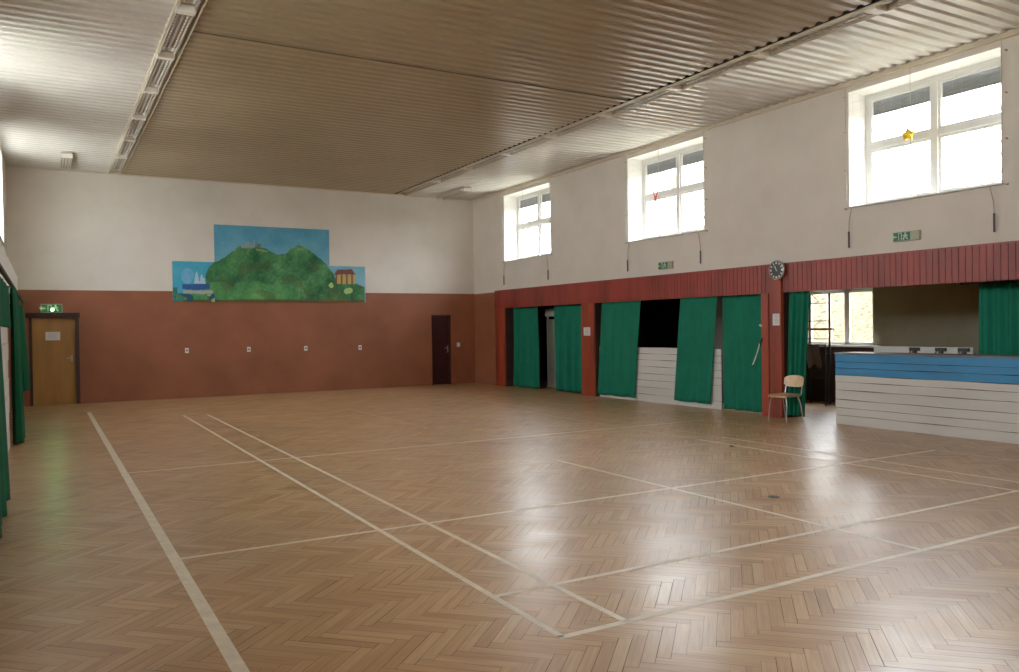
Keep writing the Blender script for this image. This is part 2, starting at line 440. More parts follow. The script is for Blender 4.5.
# edge batten at the head of the right wall
mb = MB(); mb.box(XR-.05, XR-.0, YF+.02, YB-.01, ZC-.07, ZC-.005)
struct(mb.build('trim_12', M['tray']), 'beige batten where the right wall meets the ceiling', 'trim')
mb = MB(); mb.box(XL+.02, XR-.06, YB-.03, YB, ZC-.03, ZC-.003)
struct(mb.build('trim_13', M['tray']), 'thin batten where the back wall meets the ceiling', 'trim')

# ------------------------------------------------------------------ ceiling lights
def make_light(loc, W=.2, L=1.74):
    root = empty('ceiling_light', loc)
    x, y, z = loc
    b = MB(); b.box(x-W/2, x+W/2, y, y+L, z, z+.035)
    b.box(x-W/2, x-W/2+.012, y, y+L, z-.06, z); b.box(x+W/2-.012, x+W/2, y, y+L, z-.06, z)
    b.build('housing', M['fixture'], root)
    l = MB()
    for i in range(12):
        yy = y+.22+i*(L-.42)/12
        l.box(x-W/2+.014, x+W/2-.014, yy, yy+.012, z-.045, z-.005)
    l.box(x-.012, x+.012, y+.2, y+L-.2, z-.05, z-.04)
    l.build('louver', M['louver'], root)
    for sx in (-1, 1):
        t = MB(); t.tube([(x+sx*.055, y+.12, z-.03), (x+sx*.055, y+L-.12, z-.03)], .013, 8)
        t.build('tube', M['fixwhite'], root, sm=True)
    for e, sgn in ((y, 1),):
        c = MB(); poly = []
        for k in range(9):
            a = math.pi/2*k/8
            poly.append((.24*math.sin(a)*1.0, -.075*math.cos(a)))
        poly = [(0, 0)]+poly
        mt = Matrix(((0, 0, 1, x), (sgn, 0, 0, e), (0, 1, 0, z), (0, 0, 0, 1)))
        c.prism(poly, -W/2-.006, W/2+.006, mt)
        c.build('end_cap', M['fixwhite'], root)
    return root
Z0 = ZC+.01
proto = make_light((1.58, 9.98-1.8, Z0))
places = [('left', 1.487, 8.18+1.8*k) for k in range(0, 7)]+[('right', 8.71, 6.2+1.8*k) for k in range(-1, 8)]
ords = ['nearest', 'second', 'third', 'fourth', 'fifth', 'sixth', 'seventh', 'eighth', 'farthest']
for i, (side, x, y) in enumerate(places):
    o = proto if i == 0 else copy_tree(proto)
    o.location = (x, y, Z0 if side == 'left' else Z0+.02)
    k = i if side == 'left' else i-7; n = 7 if side == 'left' else 9
    nth = 'nearest' if k == 0 else ('farthest' if k == n-1 else ords[k]+' from the viewer')
    tag(o, 'grey louvered ceiling light in the %s tray, %s of its row' % (side, nth), 'ceiling light', 'ceiling lights in the two long trays')
for x, y, lab in ((.47, 19.15, 'single ceiling light fixed left of the left tray, by the back wall'),
                  (9.83, 19.3, 'single ceiling light fixed right of the right tray, by the back wall')):
    o = copy_tree(proto); o.location = (x, y, ZC-.037); tag(o, lab, 'ceiling light', 'single ceiling lights near the back wall')

# ------------------------------------------------------------------ windows
def window(n, side, yc, lab):
    s = 1 if side == 'right' else -1; X = XR if s > 0 else XL
    xa, xb = X+s*.40, X+s*.46
    y0, y1, z0, z1 = yc-WH, yc+WH, WZ0, WZ1
    def bx(mb, a, b, c, d, e=0., f=0.): mb.box(min(xa-s*e, xb+s*f), max(xa-s*e, xb+s*f), a, b, c, d)
    root = empty('window_%d' % n, (X+s*.43, yc, z0)); struct(root, lab, 'window')
    fr = MB(); t = .075; ym = yc; zm = z0+.95
    bx(fr, y0, y1, z0, z0+t); bx(fr, y0, y1, z1-t, z1); bx(fr, y0, y0+t, z0+t, z1-t); bx(fr, y1-t, y1, z0+t, z1-t)
    bx(fr, ym-.045, ym+.045, z0+t, z1-t, .02); bx(fr, y0+t, y1-t, zm-.045, zm+.045, .015)
    fr.build('window_frame', M['frame'], root, bevel=.004)
    for (a, b) in ((y0+t, ym-.045), (ym+.045, y1-t)):
        for (c, d) in ((z0+t, zm-.045), (zm+.045, z1-t)):
            sa = MB(); q = .04
            for r in ((a, b, c, c+q), (a, b, d-q, d), (a, a+q, c+q, d-q), (b-q, b, c+q, d-q)): bx(sa, *r, -.008, -.008)
            so = sa.build('sash', M['frame'], root)
            g = MB(); xm = (xa+xb)/2; g.add([(xm, a+q, c+q), (xm, b-q, c+q), (xm, b-q, d-q), (xm, a+q, d-q)], [(0, 1, 2, 3)])
            g.build('pane', M['glass'], so)
    sh = MB()
    for k in range(6): 
        zz = z1-t-.04*(k+1)
        sh.box(min(xb+s*.02, xb+s*.035), max(xb+s*.02, xb+s*.035), y0+.04, y1-.04, zz+.003, zz+.04)
    sh.box(min(xb+s*.015, xb+s*.04), max(xb+s*.015, xb+s*.04), y0+.04, y1-.04, zz-.015, zz+.003)
    sh.build('shutter', M['shutter'], root)
    si = MB(); si.box(min(X-s*.02, X+s*.4), max(X-s*.02, X+s*.4), y0-.03, y1+.03, z0-.025, z0+.003)
    si.build('window_sill', M['frame'], root)
    la = bpy.data.lights.new('window_portal_%d' % n, 'AREA'); la.shape = 'RECTANGLE'; la.size = z1-z0; la.size_y = y1-y0
    la.cycles.is_portal = True
    lo = bpy.data.objects.new('window_portal', la); C.objects.link(lo); lo.location = (X+s*.49, yc, (z0+z1)/2)
    lo.rotation_euler = (0, s*math.pi/2, 0)      # local -Z faces into the hall
where = ['far', 'middle', 'near', 'window beside the viewer', 'window behind the viewer']
k = 1
for side in ('right', 'left'):
    for i, y in enumerate(WIN_Y):
        w_ = where[i] if i < 3 else None
        window(k, side, y, ('%s high window of the %s wall' % (w_, side)) if w_ else 'high %s in the %s wall' % (where[i], side)); k += 1

# netting frames with cords and weights on the three visible windows
for yc, nm in ((WIN_Y[0], 'far'), (WIN_Y[1], 'middle'), (WIN_Y[2], 'near')):
    y0, y1 = yc-WH-.03, yc+WH+.03; x = XR-.035
    root = empty('window_net', (XR, yc, WZ0))
    tag(root, 'thin protective net hung on cords across the %s right window' % nm, 'net', 'nets across the right windows')
    m = MB()
    m.tube([(x, y0-.08, WZ0-.02), (x, y1+.05, WZ0-.02)], .007, 6); m.build('bottom_rod', M['rope'], root)
    for yy in (y0, y1):
        m = MB(); m.tube([(x, yy, WZ0-.02), (x, yy, ZC-.09)], .006, 6); m.build('side_cord', M['rope'], root)
    m = MB(); m.tube([(x, yc+.1, WZ0-.02), (x, yc+.1, ZC-.07)], .0045, 6); m.build('middle_cord', M['rope'], root)
    m = MB()
    for i in range(1, 18): 
        yy = y0+(y1-y0)*i/18; m.tube([(x, yy, WZ0), (x, yy, ZC-.1)], .0008, 3, cap=False)
    for i in range(1, 15): 
        zz = WZ0+(ZC-.1-WZ0)*i/15; m.tube([(x, y0, zz), (x, y1, zz)], .0008, 3, cap=False)
    m.build('netting', M['rope'], root)
    for yy in (y0-.05, y1+.02):
        for zz in (WZ0-.03, 4.0, 4.6, 5.15):
            m = MB(); m.tube([(XR+.005, yy, zz), (XR-.045, yy, zz)], .012, 8); m.build('hook', M['rope'], root)
    for yy, sg in ((y0+.16, -1), (y1-.1, 1)):
        m = MB(); pts = [(x-.005, yy, WZ0-.03), (x-.008, yy-sg*.0+.02*sg, WZ0-.12), (x-.008, yy+.05*sg, WZ0-.25), (x-.008, yy+.055*sg, WZ0-.4)]
        m.tube(pts, .006, 6); m.build('pull_cord', M['rope'], root)
        m = MB(); m.tube([(x-.008, yy+.055*sg, WZ0-.39), (x-.008, yy+.055*sg, WZ0-.45), (x-.008, yy+.055*sg, WZ0-.64)], .014, 8)
        m.build('weight', M['weight'], root)

# yellow ornament and red ribbon caught on the cords
def star(loc, name, lab):
    root = empty(name, loc, lab, 'ornament')
    m = MB(); poly = []
    for i in range(10):
        a = math.pi/2+math.pi*i/5; r = .105 if i % 2 == 0 else .062
        poly.append((r*math.cos(a), r*math.sin(a)))
    mt = Matrix(((0, 0, 1, loc[0]), (1, 0, 0, loc[1]), (0, 1, 0, loc[2]), (0, 0, 0, 1)))
    m.prism(poly, -.02, .02, mt); m.build('star', M['yellow'], root, bevel=.008)
    b = MB(); b.lathe([(.0, -.06), (.04, -.05), (.062, -.01), (.062, .01), (.04, .05), (0, .06)], 16, Matrix.Translation((loc[0]-.01, loc[1], loc[2]-.01)))
    b.build('belly', M['yellow'], root, sm=True)
    l = MB(); l.tube([(loc[0], loc[1], loc[2]+.09), (loc[0], loc[1]+.0, loc[2]+.16)], .008, 6); l.build('loop', M['rope'], root)
star((XR-.06, 7.36, 4.33), 'star_ornament', 'yellow star-shaped ornament hanging on the cord of the near right window')
m = MB()
for sg in (-1, 1): m.tube([(XR-.05, 12.98, 4.22), (XR-.05, 12.98+sg*.05, 4.32), (XR-.05, 12.98+sg*.09, 4.42)], .022, 6, r1=.01)
m.lathe([(0, -.04), (.03, -.02), (.035, .01), (0, .04)], 10, Matrix.Translation((XR-.05, 12.98, 4.2)))
tag(m.build('ribbon', M['redcloth'], loc=(XR-.05, 12.98, 4.2)), 'small red V-shaped ribbon hanging at the middle right window', 'ribbon')

# ------------------------------------------------------------------ annex window
def annex_window():
    root = empty('window_11', (XA+.1, 11.2, 1.17)); struct(root, 'wide low window in the side annex', 'window')
    y0, y1, z0, z1 = AW; fr = MB(); xa, xb = XA+.05, XA+.11; t = .06
    for r in ((y0, y1, z0, z0+t), (y0, y1, z1-t-.02, z1), (y0, y0+t, z0, z1), (y1-t, y1, z0, z1), (10.78, 10.9, z0, z1), (11.72, 11.84, z0, z1)):
        fr.box(xa, xb, *r)
    fr.build('window_frame', M['frame'], root, bevel=.004)
    for a, b in ((y0+t, 10.78), (10.9, 11.72), (11.84, y1-t)):
        g = MB(); g.add([(XA+.08, a, z0+t), (XA+.08, b, z0+t), (XA+.08, b, z1-t), (XA+.08, a, z1-t)], [(0, 1, 2, 3)]); g.build('pane', M['glass'], root)
    la = bpy.data.lights.new('annex_portal', 'AREA'); la.shape = 'RECTANGLE'; la.size = z1-z0; la.size_y = y1-y0; la.cycles.is_portal = True
    lo = bpy.data.objects.new('window_portal', la); C.objects.link(lo); lo.location = (XA+.25, (y0+y1)/2, (z0+z1)/2); lo.rotation_euler = (0, math.pi/2, 0)
annex_window()
# black ladder rack in front of that window
root = empty('ladder_rack', (13.6, 11.2, 0), 'dark metal ladder rack standing before the annex window', 'rack')
for yy, r in ((10.9, .022), (11.38, .016), (11.5, .016), (11.75, .018)):
    m = MB(); m.tube([(13.6, yy, .0), (13.6, yy, 2.22)], r, 8); m.build('upright', M['blackmetal'], root)
for zz in (.5, 1.0, 1.30, 1.66, 2.02):
    m = MB(); m.tube([(13.6, 10.9, zz), (13.6, 11.75, zz)], .011, 6); m.build('rung', M['blackmetal'], root)
m = MB(); m.box(13.55, 13.62, 10.8, 11.8, 1.47, 1.52); m.build('crossbar', M['doorwood'], root)
for a, b in (((11.05, 1.35), (11.16, 1.46)), ((11.05, 1.64), (11.2, 1.54)), ((11.05, 2.04), (11.22, 2.2))):
    m = MB(); m.tube([(13.6, a[0]+.1, a[1]), (13.6, b[0]+.1, b[1])], .008, 6); m.build('brace', M['blackmetal'], root)
# grey cloth hanging under the window beside the curtain
m = MB(); n = 10
for i in range(n+1):
    for j in range(9):
        m.v.append((13.1+.03*math.sin(i*1.4)+.01*j, 10.75+.036*i, 1.2-.052*j*(1+.15*math.sin(i))))
for i in range(n):
    for j in range(8): a = i*9+j; m.f.append((a, a+1, a+10, a+9)); m.m.append(0)
clothm = mat('grey cloth', (96, 84, 76), .9, .1)
co = m.build('grey_cloth', clothm, loc=(13.1, 10.9, 1.2), sm=True)
mod = co.modifiers.new('thick', 'SOLIDIFY'); mod.thickness = .006
tag(co, 'grey cloth hanging over the dark bench rail below the annex window', 'cloth')
m = MB(); m.tube([(13.12, 10.6, 1.19), (13.12, 11.4, 1.19)], .015, 8); m.tube([(13.12, 10.62, 0), (13.12, 10.62, 1.19)], .015, 8); m.tube([(13.12, 11.38, 0), (13.12, 11.38, 1.19)], .015, 8)
tag(m.build('towel_stand', M['blackmetal'], loc=(13.12, 11, 0)), 'dark rail stand holding the grey cloth in the annex', 'stand')

# ------------------------------------------------------------------ plank counters
def planks(name, x, y0, y1, zs, mats, lab, cat, depth=.05, flip=1):
    root = empty(name, (x, (y0+y1)/2, 0), lab, cat)
    for i in range(len(zs)-1):
        m = MB(); rnd = random.Random(i+int(y0*10)); n = 24
        z0, z1 = zs[i]+.004, zs[i+1]-.004
        # slightly wavy plank edges
        for k in range(n+1):
            y = y0+(y1-y0)*k/n; a = .0025*math.sin(k*.9+i*2)+rnd.uniform(-.001, .001); b = .0025*math.sin(k*.7+i)
            ox = .004*math.sin(i*2.1)
            m.v += [(x+flip*ox, y, z0+a), (x+flip*ox, y, z1+b), (x+flip*.022, y, z1+b), (x+flip*.022, y, z0+a)]
        for k in range(n):
            for q in range(4): m.f.append((4*k+q, 4*k+(q+1) % 4, 4*k+4+(q+1) % 4, 4*k+4+q)); m.m.append(0)
        m.f += [(0, 1, 2, 3), (4*n+3, 4*n+2, 4*n+1, 4*n)]; m.m += [0, 0]
        m.build('plank', mats[i], root)
    b = MB(); b.box(*sorted((x+flip*.024, x+flip*depth)), y0+.01, y1-.01, 0, zs[-1]-.01); b.build('backing', M['gap'], root)
    return root
zs = [0.0, .15, .27, .40, .55, .68, .785, .90, 1.0, 1.12]
mats = [M['whiteboard']]*6+[M['blueboard']]*3
ct = planks('bar_counter', XR-.005, 4.62, 8.69, zs, mats, 'long boarded bar counter painted white with a broad blue band on top', 'counter')
m = MB(); m.box(XR-.02, XR+.5, 4.62, 8.70, 1.12, 1.145); m.build('countertop', mat('worn grey countertop', (120, 118, 124), .5, .15), ct, bevel=.004)
m = MB(); m.box(XR+.05, XR+.48, 8.66, 8.685, 0, 1.12); m.build('side_panel', M['whiteboard'], ct)
zs2 = [0, .16, .31, .46, .60, .75, .89, 1.02, 1.155]
planks('plank_barrier', XR+.1, 11.34, 15.2, zs2, [M['whiteboard']]*8, 'low white plank barrier closing the middle bay behind the hanging curtains', 'barrier')
# long white board on the shelf behind the counter with three dark brackets
x = XR+.62
m = MB(); m.box(x, x+.03, 6.84, 8.45, 1.1, 1.235)
sb = m.build('white_shelf_board', M['whiteboard'], loc=(x, 7.5, 1.0), bevel=.004); tag(sb, 'narrow white board standing on edge behind the bar counter', 'board')
m = MB(); m.box(x-.09, x+.25, 6.84, 8.5, 1.06, 1.1)
m.build('shelf_top', M['annexdark'], sb)
for yy in (6.9, 8.3):
    m = MB(); m.box(x, x+.04, yy, yy+.05, 0, 1.06); m.build('support', M['annexdark'], sb)
for i, yy in enumerate((6.95, 7.3, 7.72)):
    root = empty('clamp', (x, yy, 1.1), 'small black clamp on the white board behind the counter, %s' % ('nearest the curtain', 'middle of three', 'farthest from the curtain')[i], 'clamp', 'black clamps on the white board')
    m = MB(); m.box(x-.03, x-.0, yy-.02, yy+.04, 1.1, 1.21); m.build('jaw', M['blackmetal'], root)
    m = MB(); m.box(x-.04, x-.005, yy-.07, yy+.09, 1.175, 1.225); m.build('bar', M['blackmetal'], root)
    m = MB(); m.tube([(x-.02, yy+.07, 1.19), (x-.02, yy+.1, 1.13)], .008, 6); m.build('lever', M['blackmetal'], root)

# ------------------------------------------------------------------ curtains
def curtain(x, ytop, ybot, ztop, zbot, label, folds=7, amp=.03, m='green', ax='y', seed=0, name='curtain', group='green curtains in the right-hand bays', xb=None, flare=1.0, hem=None):
    """hanging cloth: top edge between ytop pair, bottom edge between ybot pair, sine pleats with drift"""
    rnd = random.Random(seed); nu, nv = folds*14, 26
    ph = [rnd.uniform(0, 6.28) for _ in range(4)]
    fr = [1, .53, 1.9]
    mb = MB()
    for j in range(nv+1):
        v = j/nv
        for i in range(nu+1):
            u = i/nu
            e = v**.9
            y = (ytop[0]+(ytop[1]-ytop[0])*u)*(1-e)+(ybot[0]+(ybot[1]-ybot[0])*u)*e
            zb = zbot if hem is None else hem[0]+(hem[1]-hem[0])*u
            z = ztop+(zb-ztop)*v
            w = u*folds*6.283
            a = amp*(.55+.6*v*flare)
            d = a*(math.sin(w+.5*math.sin(2.2*v+ph[0])+.35*math.sin(w*.31+ph[1]))+.35*math.sin(w*.5+ph[2]+1.2*v)+.15*math.sin(w*2.1+ph[3]))
            xx = x+((xb-x)*v if xb is not None else 0)+d
            y += a*.25*math.cos(w+ph[0])
            mb.v.append((xx, y, z+.006*math.sin(w*.5+ph[1])*v))
    for j in range(nv):
        for i in range(nu):
            a = j*(nu+1)+i; mb.f.append((a, a+1, a+nu+2, a+nu+1)); mb.m.append(0)
    yc = (ybot[0]+ybot[1])/2
    o = mb.build(name, M[m], loc=(x, yc, ztop), sm=False)
    for p in o.data.polygons: p.use_smooth = True
    s = o.modifiers.new('cloth', 'SOLIDIFY'); s.thickness = .004
    return tag(o, label, 'curtain', group)
ZT = ZO-.022
curtain(XR+.17, (19.22, 17.98), (19.25, 17.92), ZT, .03, 'gathered green curtain in the farthest bay, against its far post', 4, .095, seed=1)
curtain(XR+.17, (17.2, 15.78), (17.22, 15.8), ZT, .0+.03, 'green curtain in the farthest bay, beside the post with a notice', 4, .07, seed=2)
curtain(XR+.045, (15.0, 13.62), (15.2, 13.85), ZT, .06, 'flat green curtain at the far end of the middle bay, skewed to one side', 4, .012, seed=3)
curtain(XR+.045, (12.38, 11.36), (12.6, 11.56), ZT, .1, 'green curtain hanging at a slant in front of the white plank barrier', 4, .016, seed=4)
curtain(XR+.14, (11.3, 10.3), (11.3, 10.3), ZT, .03, 'green curtain at the near end of the middle bay, reaching the floor', 5, .018, seed=5)
curtain(XR+.08, (9.66, 9.24), (9.74, 9.38), ZT, .05, 'bunched green curtain behind the wooden chair', 4, .04, seed=6)
curtain(XR+.6, (6.74, 5.2), (6.76, 5.2), ZT+.0, .05, 'pleated green curtain behind the bar counter', 9, .045, seed=7, flare=.7)
for a, b, n in ((15.76, 19.38, 'farthest'), (10.28, 15.2, 'middle'), (4.62, 9.74, 'counter')):
    m = MB(); xr = XR+(.17 if n == 'farthest' else (.09 if n == 'middle' else .08))
    m.box(xr-.02, xr+.02, a, b, ZO-.02, ZO-.002)
    if n == 'counter': m.box(XR+.58, XR+.62, 5.0, 7.0, ZO-.03, ZO)
    tag(m.build('curtain_rail', M['annexdark'], loc=(xr, (a+b)/2, ZO)), 'dark curtain rail under the lintel of the %s bay' % n, 'rail', 'curtain rails of the right bays')

# left wall: curtains, swag and white partition
GL = 'green curtains along the left wall'
m = MB(); m.box(-.41, -.37, -2, 20.9, 2.3, 2.34)
for yy in (-1, 4, 9, 14, 19): m.box(-.5, -.37, yy, yy+.04, 2.31, 2.33)
tag(m.build('curtain_rail', M['annexdark'], loc=(-.39, 9, 2.3)), 'long curtain rail along the left wall', 'rail')
m0 = planks('plank_partition', -.455, 9.2, 13.7, [0, .25, .5, .75, 1.0, 1.25, 1.5, 1.75], [M['whiteboard']]*7, 'white boarded partition between green curtains on the left wall', 'partition', depth=.05, flip=-1)
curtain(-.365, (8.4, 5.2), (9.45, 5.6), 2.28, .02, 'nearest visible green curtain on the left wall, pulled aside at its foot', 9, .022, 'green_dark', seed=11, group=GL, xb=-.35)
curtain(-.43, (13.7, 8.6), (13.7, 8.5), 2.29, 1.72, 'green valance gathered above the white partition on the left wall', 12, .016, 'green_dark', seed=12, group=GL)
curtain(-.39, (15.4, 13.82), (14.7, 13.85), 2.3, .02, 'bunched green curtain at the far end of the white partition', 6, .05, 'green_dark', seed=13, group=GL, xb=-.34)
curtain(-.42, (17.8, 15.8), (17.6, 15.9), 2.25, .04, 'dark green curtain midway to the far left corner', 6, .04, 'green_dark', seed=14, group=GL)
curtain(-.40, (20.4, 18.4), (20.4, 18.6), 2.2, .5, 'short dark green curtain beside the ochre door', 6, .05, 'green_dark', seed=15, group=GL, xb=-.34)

# ------------------------------------------------------------------ doors of the back wall
def doors():
    x0, x1 = DY
    root = empty('door_1', ((x0+x1)/2, YB+.08, 0)); struct(root, 'ochre wooden door with a paper notice under the lit exit sign', 'door')
    m = MB(); m.box(x0, x1, YB+.07, YB+.11, .01, 1.98); lf = m.build('door_leaf', M['doorwood'], root, bevel=.003)
    m = MB(); m.box(x0-.06, x1+.08, YB+.2, YB+.25, 0, 2.05); m.build('door_light_block', M['framedark'], root)  # added backing, stops daylight leaking through the wall hole
    m = MB(); m.box(x0+.04, x1-.06, YB+.062, YB+.07, .95, .985); m.build('rail', M['doorwood'], lf)
    m = MB(); m.box(x1-.09, x1-.06, YB+.06, YB+.07, .98, 1.12); m.tube([(x1-.075, YB+.065, 1.06), (x1-.075, YB+.02, 1.06), (x1-.18, YB+.02, 1.06)], .009, 8); m.build('door_handle', M['chrome'], root)
    m = MB(); 
    m.box(x0-.06, x0, YB-.012, YB+.12, 0, 2.05); m.box(x1, x1+.08, YB-.012, YB+.12, 0, 2.05); m.box(x0-.12, x1+.1, YB-.02, YB+.12, 1.985, 2.1)
    m.build('door_frame', M['framedark'], root)
    m = MB(); m.box(x0-.04, x1, YB+.02, YB+.1, .0, .02); m.build('threshold', M['doorwood'], root)
    x0, x1 = DM
    root = empty('door_2', ((x0+x1)/2, YB+.08, 0)); struct(root, 'narrow dark maroon door near the right back corner', 'door')
    m = MB(); m.box(x0+.04, x1-.05, YB+.05, YB+.09, .01, 1.95); lf = m.build('door_leaf', M['doordark'], root)
    m = MB(); m.box(x0, x1, YB+.2, YB+.25, 0, 2.0); m.build('door_light_block', M['framedark'], root)  # added backing here too, against light leaks
    for c, d in ((.15, .9), (1.05, 1.8)):
        m = MB(); m.box(x0+.13, x1-.14, YB+.043, YB+.052, c, d); m.build('door_panel', M['doordark'], lf, bevel=.004)
    m = MB(); m.box(x1-.1, x1-.07, YB+.035, YB+.05, .92, 1.12); m.tube([(x1-.085, YB+.045, 1.05), (x1-.085, YB-.0, 1.05), (x1-.19, YB-.0, 1.05)], .009, 8); m.build('door_handle', M['chrome'], root)
    m = MB(); m.box(x0, x0+.04, YB-.01, YB+.12, 0, 1.99); m.box(x1-.05, x1, YB-.0, YB+.12, 0, 1.99); m.box(x0+.04, x1-.05, YB-.01, YB+.12, 1.95, 1.99)
    m.build('door_frame', M['doordark'], root)
    m = MB(); m.box(x1, x1+.07, YB-.012, YB, 0, 2.02)
    m.build('architrave', M['wall'], root)
doors()

def notice(loc, w, h, face, lab, parent=None):
    """sheet of paper on a wall; face 'x' (looks to -x) or 'y' (looks to -y)"""
    mt = Matrix(((0, 0, 1, loc[0]), (1, 0, 0, loc[1]), (0, 1, 0, loc[2]), (0, 0, 0, 1))) if face == 'x' else Matrix(((1, 0, 0, loc[0]), (0, 0, 1, loc[1]), (0, 1, 0, loc[2]), (0, 0, 0, 1)))
    root = empty('paper_notice', loc, lab, 'notice')
    m = MB(); m.prism([(-w/2, -h/2), (w/2, -h/2), (w/2, h/2), (-w/2, h/2)], 0, .002, mt); m.build('sheet', M['paper'], root)
    m = MB()
    for k in range(7):
        z = h*.36-k*h*.115; m.prism([(-w*.38, z-h*.012), (w*(.38-.1*(k % 3)), z-h*.012), (w*(.38-.1*(k % 3)), z+h*.012), (-w*.38, z+h*.012)], -.001, 0, mt)
    m.build('print', M['ink'], root)
notice((XR-.032, 15.5, 1.50), .26, .19, 'x', 'small white paper notice on the red post between the far curtains')
notice((XR-.062, 9.845, 1.69), .15, .2, 'x', 'small white paper notice on the broad red post under the clock')
notice((.17, YB+.068, 1.57), .29, .19, 'y', 'white paper notice on the ochre door')

# ------------------------------------------------------------------ sockets and switch
for i, (x, z, w) in enumerate(((3.03, 1.165, .085), (4.51, 1.155, .085), (5.97, 1.145, .085), (7.46, 1.13, .085), (10.44, 1.14, .1))):
    lab = ['white wall socket below the left wing of the mural', 'white wall socket left of the mural middle', 'white wall socket right of the mural middle', 'white wall socket below the right end of the mural', 'white light switch beside the maroon door'][i]
    root = empty('light_switch' if i == 4 else 'wall_socket', (x, YB, z), lab, 'switch' if i == 4 else 'socket', None if i == 4 else 'white sockets in a row on the back wall')
    m = MB(); m.box(x-w/2, x+w/2, YB-.014, YB, z-.06, z+.06); m.build('plate', M['plastic'], root, bevel=.006)
    m = MB()
    if i == 4: m.box(x-.03, x+.03, YB-.02, YB-.012, z-.035, z+.035)
    else: m.lathe([(.0, .0), (.028, 0), (.032, -.006), (.032, .002)], 16, Matrix.Translation((x, YB-.016, z)) @ Matrix.Rotation(math.pi/2, 4, 'X'))
    m.build('rocker' if i == 4 else 'outlet', M['plastic'] if i == 4 else M['ink'], root)

# ------------------------------------------------------------------ exit signs
MAN = [[(-.012, .03), (.012, .03), (.012, .055), (-.012, .055)], [(-.02, .0), (.02, -.005), (.012, .028), (-.014, .026)], [(-.05, .005), (-.018, .012), (-.018, .022), (-.05, .015)],
       [(.0, -.005), (.02, -.005), (.045, -.045), (.03, -.05)], [(-.02, 0), (-.005, -.004), (-.02, -.05), (-.045, -.045)], [(.012, .012), (.04, .0), (.04, .01), (.014, .026)]]
def exit_sign(loc, face, w, h, lit, lab):
    root = empty('exit_sign', loc, lab, 'exit sign')
    if face == 'x': mt = Matrix(((0, 0, 1, loc[0]), (-1, 0, 0, loc[1]), (0, 1, 0, loc[2]), (0, 0, 0, 1)))
    else: mt = Matrix(((1, 0, 0, loc[0]), (0, 0, 1, loc[1]), (0, 1, 0, loc[2]), (0, 0, 0, 1)))
    def R(a, b, c, d): return [(a, c), (b, c), (b, d), (a, d)]
    m = MB(); m.prism(R(-w/2, w/2, -h/2, h/2), -.045, 0, mt); m.build('sign_body', M['signbody'], root, bevel=.005)
    m = MB(); m.prism(R(-w/2+.012, w/2-.012-(0 if lit else .13), -h/2+.012, h/2-.012), -.05, -.046, mt)
    m.build('sign_face', M['signlit'] if lit else M['signgreen'], root)
    m = MB(); sc = h/.14; k = -.053
    ox = .0 if lit else -.06
    for poly in MAN: m.prism([(a*sc+ox+.055*sc, b*sc) for a, b in poly], k, k+.002, mt)
    # doorway and arrow
    m.prism(R(ox-.012*sc, ox+.0, -.05*sc, .055*sc), k, k+.002, mt); m.prism(R(ox-.055*sc, ox-.045*sc, -.05*sc, .055*sc), k, k+.002, mt)
    m.prism(R(ox-.055*sc, ox, .045*sc, .055*sc), k, k+.002, mt)
    m.prism(R(ox-.15*sc, ox-.085*sc, -.01*sc, .01*sc), k, k+.002, mt); m.prism([(ox-.17*sc, 0), (ox-.13*sc, -.035*sc), (ox-.13*sc, .035*sc)], k, k+.002, mt)
    m.build('pictogram', M['signlitpale'] if lit else M['signpale'], root)
    if lit:
        m = MB(); m.lathe([(0, -.058), (.022, -.056), (.026, -.05), (0, -.049)], 12, mt @ Matrix.Translation((.015, -.035, 0)) )
        m.build('indicator_lamp', M['led'], root)
exit_sign((.155, YB-.001, 2.2), 'y', .43, .2, True, 'lit green exit sign above the ochre door in the back left corner')
exit_sign((XR-.001, 12.72, 2.83), 'x', .42, .15, False, 'green exit sign on the right wall below the middle window')
exit_sign((XR-.001, 7.42, 2.87), 'x', .42, .14, False, 'green exit sign on the right wall below the near window')

# ------------------------------------------------------------------ clock
def clock():
    c = Vector((XR-.062, 9.80, 2.535)); R_ = .165
    root = empty('wall_clock', c, 'round wall clock with dark face and silver rim on the broad red post', 'clock')
    mt = Matrix.Translation(c) @ Matrix.Rotation(-math.pi/2, 4, 'Y')
    m = MB(); m.lathe([(0, 0), (R_, 0), (R_+.006, .02), (R_, .035), (R_-.014, .04), (R_-.018, .03)], 48, mt); m.build('rim', M['chrome'], root, sm=True)
    m = MB(); m.lathe([(R_-.017, .028), (0, .028)], 48, mt); m.build('dial', M['clockface'], root)
    f = MB()
    mt2 = Matrix(((0, 0, 1, c.x-.03), (-1, 0, 0, c.y), (0, 1, 0, c.z), (0, 0, 0, 1)))
    for k in range(12):
        a = math.radians(30*k); r0, r1 = (.105, .138); w = .011 if k % 3 else .017
        p = [(-w, r0), (w, r0), (w, r1), (-w, r1)]
        f.prism([(x*math.cos(a)+y*math.sin(a), -x*math.sin(a)+y*math.cos(a)) for x, y in p], -.002, 0, mt2)
    f.build('numeral_marks', M['plastic'], root)
    for nm, ang, L, w in (('hour_hand', -20, .075, .009), ('minute_hand', -32, .11, .006)):
        a = math.radians(ang); h = MB()
        h.prism([(x*math.cos(a)+y*math.sin(a), -x*math.sin(a)+y*math.cos(a)) for x, y in ((-w, -.02), (w, -.02), (w*.5, L), (-w*.5, L))], -.005, -.003, mt2)
        h.build(nm, M['plastic'], root)
clock()

